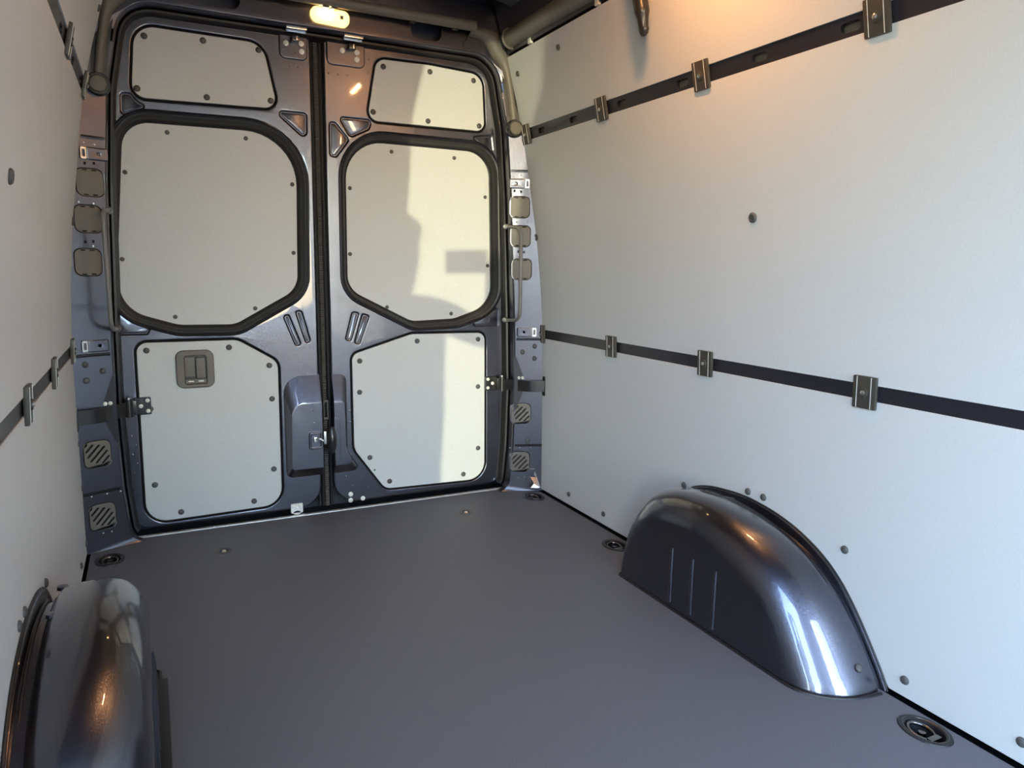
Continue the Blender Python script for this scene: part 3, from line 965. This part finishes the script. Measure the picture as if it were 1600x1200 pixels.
# ------------------------------------------------------------------ wheel arches
def wheel_arch(s):
    nm = 'right' if s > 0 else 'left'
    r = root('wheel_arch', (s * .77, -1.3, 0), 'glossy dark metallic wheel arch box against the ' + nm + ' wall', 'wheel arch', 'wheel arches')
    P = ARC
    n = len(P)
    N = []
    for i in range(n):
        t = P[min(i + 1, n - 1)] - P[max(i - 1, 0)]
        q = V(-t.y, t.x).normalized()
        if q.dot(V(-1.25, .05) - P[i]) < 0: q = -q
        N.append(q)
    N[0] = V(-1, 0); N[-1] = V(1, 0)
    def sm(a, b, x):
        x = max(0, min(1, (x - a) / (b - a)))
        return x * x * (3 - 2 * x)
    rows = []
    th = [i * math.pi / 2 / 14 for i in range(15)]
    L = []
    for i, p in enumerate(P):
        q = i / (n - 1)
        far = 1 - sm(.0, .22, q)
        near = sm(.50, .92, q)
        top = max(0, 1 - far - near)
        Rv = .016 * far + .095 * top + .13 * near
        Rx = .03 * far + .085 * top + .175 * near
        lift = .016 * math.sin(math.pi * min(1, q * 1.05)) ** 1
        row = []
        # flange against the wall, then the box
        ch = .024 * (1 - .6 * near) * sm(.0, .12, q)
        for xo, d in ((.874, .0), (.869, .002), (.867, ch), (.850, ch + .003)):
            row.append((xo, p + N[i] * d))
        xs = .675 + Rx
        if xs < .850:
            row.append((.844, p + N[i] * (.003 + ch * .45)))
            row.append((max(xs, .828), p - N[i] * lift * .25))
        base = p - N[i] * lift * .6
        row += [(xs - Rx * math.sin(a), base + N[i] * Rv * (1 - math.cos(a))) for a in th]
        if len(row) < 21:
            row = row[:4] + [row[4]] * (21 - len(row)) + row[4:]
        rows.append(row)
    v, f = [], []
    m_ = len(rows[0])
    for row in rows:
        for x, p in row:
            v.append(V(s * x, p.x, max(-.012, p.y if p.y > .002 else -.01)))
    for i in range(n - 1):
        for k in range(m_ - 1):
            a = i * m_ + k
            f.append((a, a + 1, a + m_ + 1, a + m_))
    lp = [V(rows[i][-1][1].x, max(-.01, rows[i][-1][1].y)) for i in range(n)]
    flat, tr = tess([lp])
    f += [tuple((i * m_ + m_ - 1) for i in t) for t in tr]
    part('arch_shell', (v, f), ARCHP, r, smooth=50)
    # three upright ribs on the inner face
    for y in (-1.145, -1.234, -1.325):
        part('rib', tube([(s * .6745, y, .02), (s * .6745, y, .165), (s * .677, y, .185)], .0055, 8), ARCHP, r)
    # layered flange edge and sealant along the wall
    for off_, x, rad, m_a in ((.001, .870, .0035, ARCHP), (-.022, .862, .003, RUBBER), (.005, .872, .003, RUBBER)):
        path = [V(s * x, (p - q * off_).x, max(.0, (p - q * off_).y)) for p, q in zip(P, N)]
        part('flange_bead', tube(path, rad, 8), m_a, r)
    # plugs
    for y, z in ((-1.672, .062), (-1.545, .245)):
        i = min(range(n), key=lambda k: (P[k] - V(y, z)).length)
        d = V(0, -N[i].x, -N[i].y)
        o = inst('plug', capm, r, (s * .815, P[i].x, P[i].y - .004))
        o.rotation_mode = 'QUATERNION'
        o.rotation_quaternion = d.to_track_quat('Z', 'Y')
    for y in (-1.02, -1.20):
        part('weld_nut', lathe([(.011, -.004), (.010, .003), (.0001, .004)], 12, None, (s * .835, y, .326 if y < -1.1 else .305)), ARCHP, r)
    # black strips painting the dark open gap between floor and foot
    foot = [(row[-1][0] - .0, row[-1][1].x) for row in (rows[0], rows[-1])]
    e0, e1 = rows[0], rows[-1]
    edge = [V(x, p.x + .006) for x, p in e0[4:]] + [V(x, p.x - .006) for x, p in reversed(e1[4:])]
    w_ = .004 if s > 0 else .016
    path = [V(s * (p.x - (w_ * .5 if abs(p.x - .675) < .01 else 0)), p.y, .001) for p in edge]
    part('foot_gap_line', tube(path, .004, 6), RUBBER, r)
    if s < 0:
        part('foot_gap_strip', box((-.661, -1.27, .004), (.022, .66, .008), bev=.002), RUBBER, r)  # wider black strip standing in for the dark floor cut-out gap
    return r
wheel_arch(1)
wheel_arch(-1)

# ------------------------------------------------------------------ tie-down rings and floor bolts
RL_ = ['recessed tie-down ring in the rear left floor corner', 'recessed tie-down ring in the rear right floor corner',
       'recessed tie-down ring behind the right wheel arch, away from the camera', 'nearest recessed tie-down ring by the right wall, in front of the wheel arch']
for (x, y), lb in zip(RINGS, RL_):
    r = root('tie_down_ring', (x, y, 0), lb, 'tie-down ring', 'floor tie-down rings')
    o_ = V(x, y, 0)
    part('cup', lathe([(.049, .0002), (.048, .003), (.040, .004), (.036, .001), (.034, -.016), (.030, -.034), (.0001, -.036)], 32, None, o_, .92, 1.18, cap0=False), RUBBER, r)
    part('cup_rim', tube([(x + .037 * math.cos(a), y + .048 * math.sin(a), .0025) for a in [i * math.pi / 16 for i in range(32)]], .0016, 8, closed=True), DSTEEL, r)
    rg = [(x + .024 * math.cos(a), y + .008 + .028 * math.sin(a), -.006 + .003 * math.sin(a)) for a in [i * math.pi / 14 for i in range(28)]]
    part('ring', tube(rg, .0042, 10, closed=True), DSTEEL, r)
    part('ring_pin', join(box((x, y - .022, -.008), (.034, .014, .012), bev=.003), lathe([(.008, -.012), (.008, -.002), (.0001, .0)], 12, None, (x, y + .006, -.004))), DSTEEL, r)
for i, (x, y) in enumerate(SCREWS):
    r = root('floor_bolt', (x, y, 0), 'round recessed floor bolt near the ' + ('left' if x < 0 else 'right') + ' rear door', 'floor bolt', 'floor bolts')
    part('washer', lathe([(.028, .0), (.0275, .0018), (.020, .0022), (.015, -.001), (.013, -.008), (.0001, -.009)], 24, None, (x, y, 0), cap0=False), CAPM, r)
    part('bolt_head', lathe([(.0085, -.008), (.0085, -.001), (.006, .002), (.0001, .003)], 14, None, (x, y, 0)), STEEL, r)

# ------------------------------------------------------------------ the person taking the picture, standing outside in the sliding-door opening
SKIN = mat('skin', (0.45, 0.28, 0.2), 0.5)
SHIRT = mat('dark_jacket', (0.05, 0.055, 0.07), 0.8)
def on_ray(xs, zs, y):
    k = .15 - y
    return V(xs - k * SUN.x / SUN.y, y, zs - k * SUN.z / SUN.y)
person = root('person', on_ray(.26, 0, -3.08) * 1.0, 'person in dark jacket and cap holding up a phone in the side door opening', 'person')
person.location.z = -.66
W[person] = person.location.copy()
sk, ed, rad = [], [], []
def jn(p, r_, par=None):
    sk.append(Vector(p)); rad.append(r_)
    if par is not None: ed.append((par, len(sk) - 1))
    return len(sk) - 1
pel = jn(on_ray(.27, .28, -3.08), (.17, .12))
bel = jn(on_ray(.28, .48, -3.06), (.165, .12), pel)
che = jn(on_ray(.28, .70, -3.04), (.175, .12), bel)
nck = jn(on_ray(.27, .86, -3.03), (.065, .065), che)
hd0 = jn(on_ray(.275, .95, -3.02), (.075, .08), nck)
hd1 = jn(on_ray(.275, 1.05, -3.015), (.088, .10), hd0)
hd2 = jn(on_ray(.27, 1.13, -3.02), (.078, .085), hd1)
def finger(h, base, tip, mid):
    a = jn(base, (.010, .010), h); b = jn(mid, (.009, .009), a); jn(tip, (.008, .008), b)
Rv = V(*A[0]) ; Rv = R3 @ V(1, 0, 0); Uv = R3 @ V(0, 1, 0); Fv = R3 @ V(0, 0, -1)
PH = cam.location - Fv * .013 - Rv * .010 - Uv * .020
for sg, sh, el in ((1, on_ray(.44, .79, -2.98), on_ray(.70, .66, -2.82)), (-1, on_ray(.10, .79, -3.06), on_ray(.06, .52, -3.08))):
    s0 = jn(sh, (.075, .075), che)
    e0 = jn(el, (.052, .052), s0)
    wr = PH + Rv * sg * .118 - Fv * .040 - Uv * .075 if sg > 0 else on_ray(.08, .27, -3.02)
    w0 = jn(wr, (.030, .034), e0)
    h0 = jn(wr + Uv * .05 + Fv * .004, (.024, .036), w0)
    for k in range(4):
        b0 = wr + Uv * (.055 + .018 * k) + Fv * .012 + Rv * sg * .012
        finger(h0, b0, b0 + Fv * .016 - Rv * sg * (.034 - .004 * abs(k - 1)), b0 + Fv * .026 - Rv * sg * .008)
    b0 = wr + Uv * .05 - Rv * sg * .02 - Fv * .004
    finger(h0, b0, b0 + Uv * .034 - Rv * sg * .028, b0 + Uv * .018 - Rv * sg * .012)
for xs in (.17, .37):
    k0 = jn(on_ray(xs, .20, -3.08), (.095, .10), pel)
    k1 = jn(on_ray(xs, -.17, -3.06), (.062, .065), k0)
    p2 = on_ray(xs, 0, -3.09); p2.z = -.57
    k2 = jn(p2, (.045, .05), k1)
    p3 = p2 + V(.05, .13, -.045)
    jn(p3, (.042, .036), k2)
me = bpy.data.meshes.new('body')
me.from_pydata([tuple(p - W[person]) for p in sk], ed, [])
body = bpy.data.objects.new('body', me)
COL.objects.link(body)
body.parent = person
me.materials.append(SHIRT)
md = body.modifiers.new('skin', 'SKIN')
for i, sv in enumerate(me.skin_vertices[0].data if me.skin_vertices else []):
    sv.radius = rad[i]
if not me.skin_vertices:
    bpy.context.view_layer.objects.active = body
    bpy.ops.object.modifier_remove(modifier='skin')
    bpy.ops.object.modifier_add(type='SKIN')
    md = body.modifiers[0]
    for i, sv in enumerate(me.skin_vertices[0].data): sv.radius = rad[i]
me.skin_vertices[0].data[0].use_root = True
md.use_smooth_shade = True
ss = body.modifiers.new('subdivision', 'SUBSURF')
ss.levels = ss.render_levels = 2
hc = sk[hd2] + V(0, 0, .0)
hf = V(.80, .60, 0).normalized()
Hm = Matrix((hf, V(-hf.y, hf.x, 0), V(0, 0, 1))).transposed()
part('cap_crown', lathe([(.100, -.01), (.100, .02), (.085, .055), (.05, .075), (.0001, .082)], 20, Hm, hc - V(0, 0, .02), 1.06, .92), SHIRT, person)
bv = [hc + Hm @ V(x, y, -.028 - .12 * y * y * 4) for x, y in [(.07, -.085), (.13, -.075), (.175, -.045), (.19, 0), (.175, .045), (.13, .075), (.07, .085)]]
bv += [p - V(0, 0, .006) for p in bv]
part('cap_bill', (bv, [tuple(range(7)), tuple(range(13, 6, -1))] + [(i, i + 1, i + 8, i + 7) for i in range(6)]), SHIRT, person)
part('face', lathe([(.0001, -.11), (.045, -.10), (.072, -.06), (.082, 0), (.08, .05)], 18, Hm, hc + hf * .012 - V(0, 0, .06), 1.1, .9), SKIN, person)
part('nose', lathe([(.0001, .03), (.012, 0), (.016, -.022), (.0001, -.03)], 10, Hm, hc + hf * .10 - V(0, 0, .07)), SKIN, person)
phone = root('phone', PH, 'dark phone held sideways by the person in the side door opening', 'phone')
PR = Matrix((Rv, Uv, -Fv)).transposed()
part('phone_body', box(PH, (.176, .098, .009), PR, bev=.003), BLACKP, phone)
part('screen', box(PH - Fv * .0045, (.164, .088, .001), PR), GAP, phone, smooth=0)
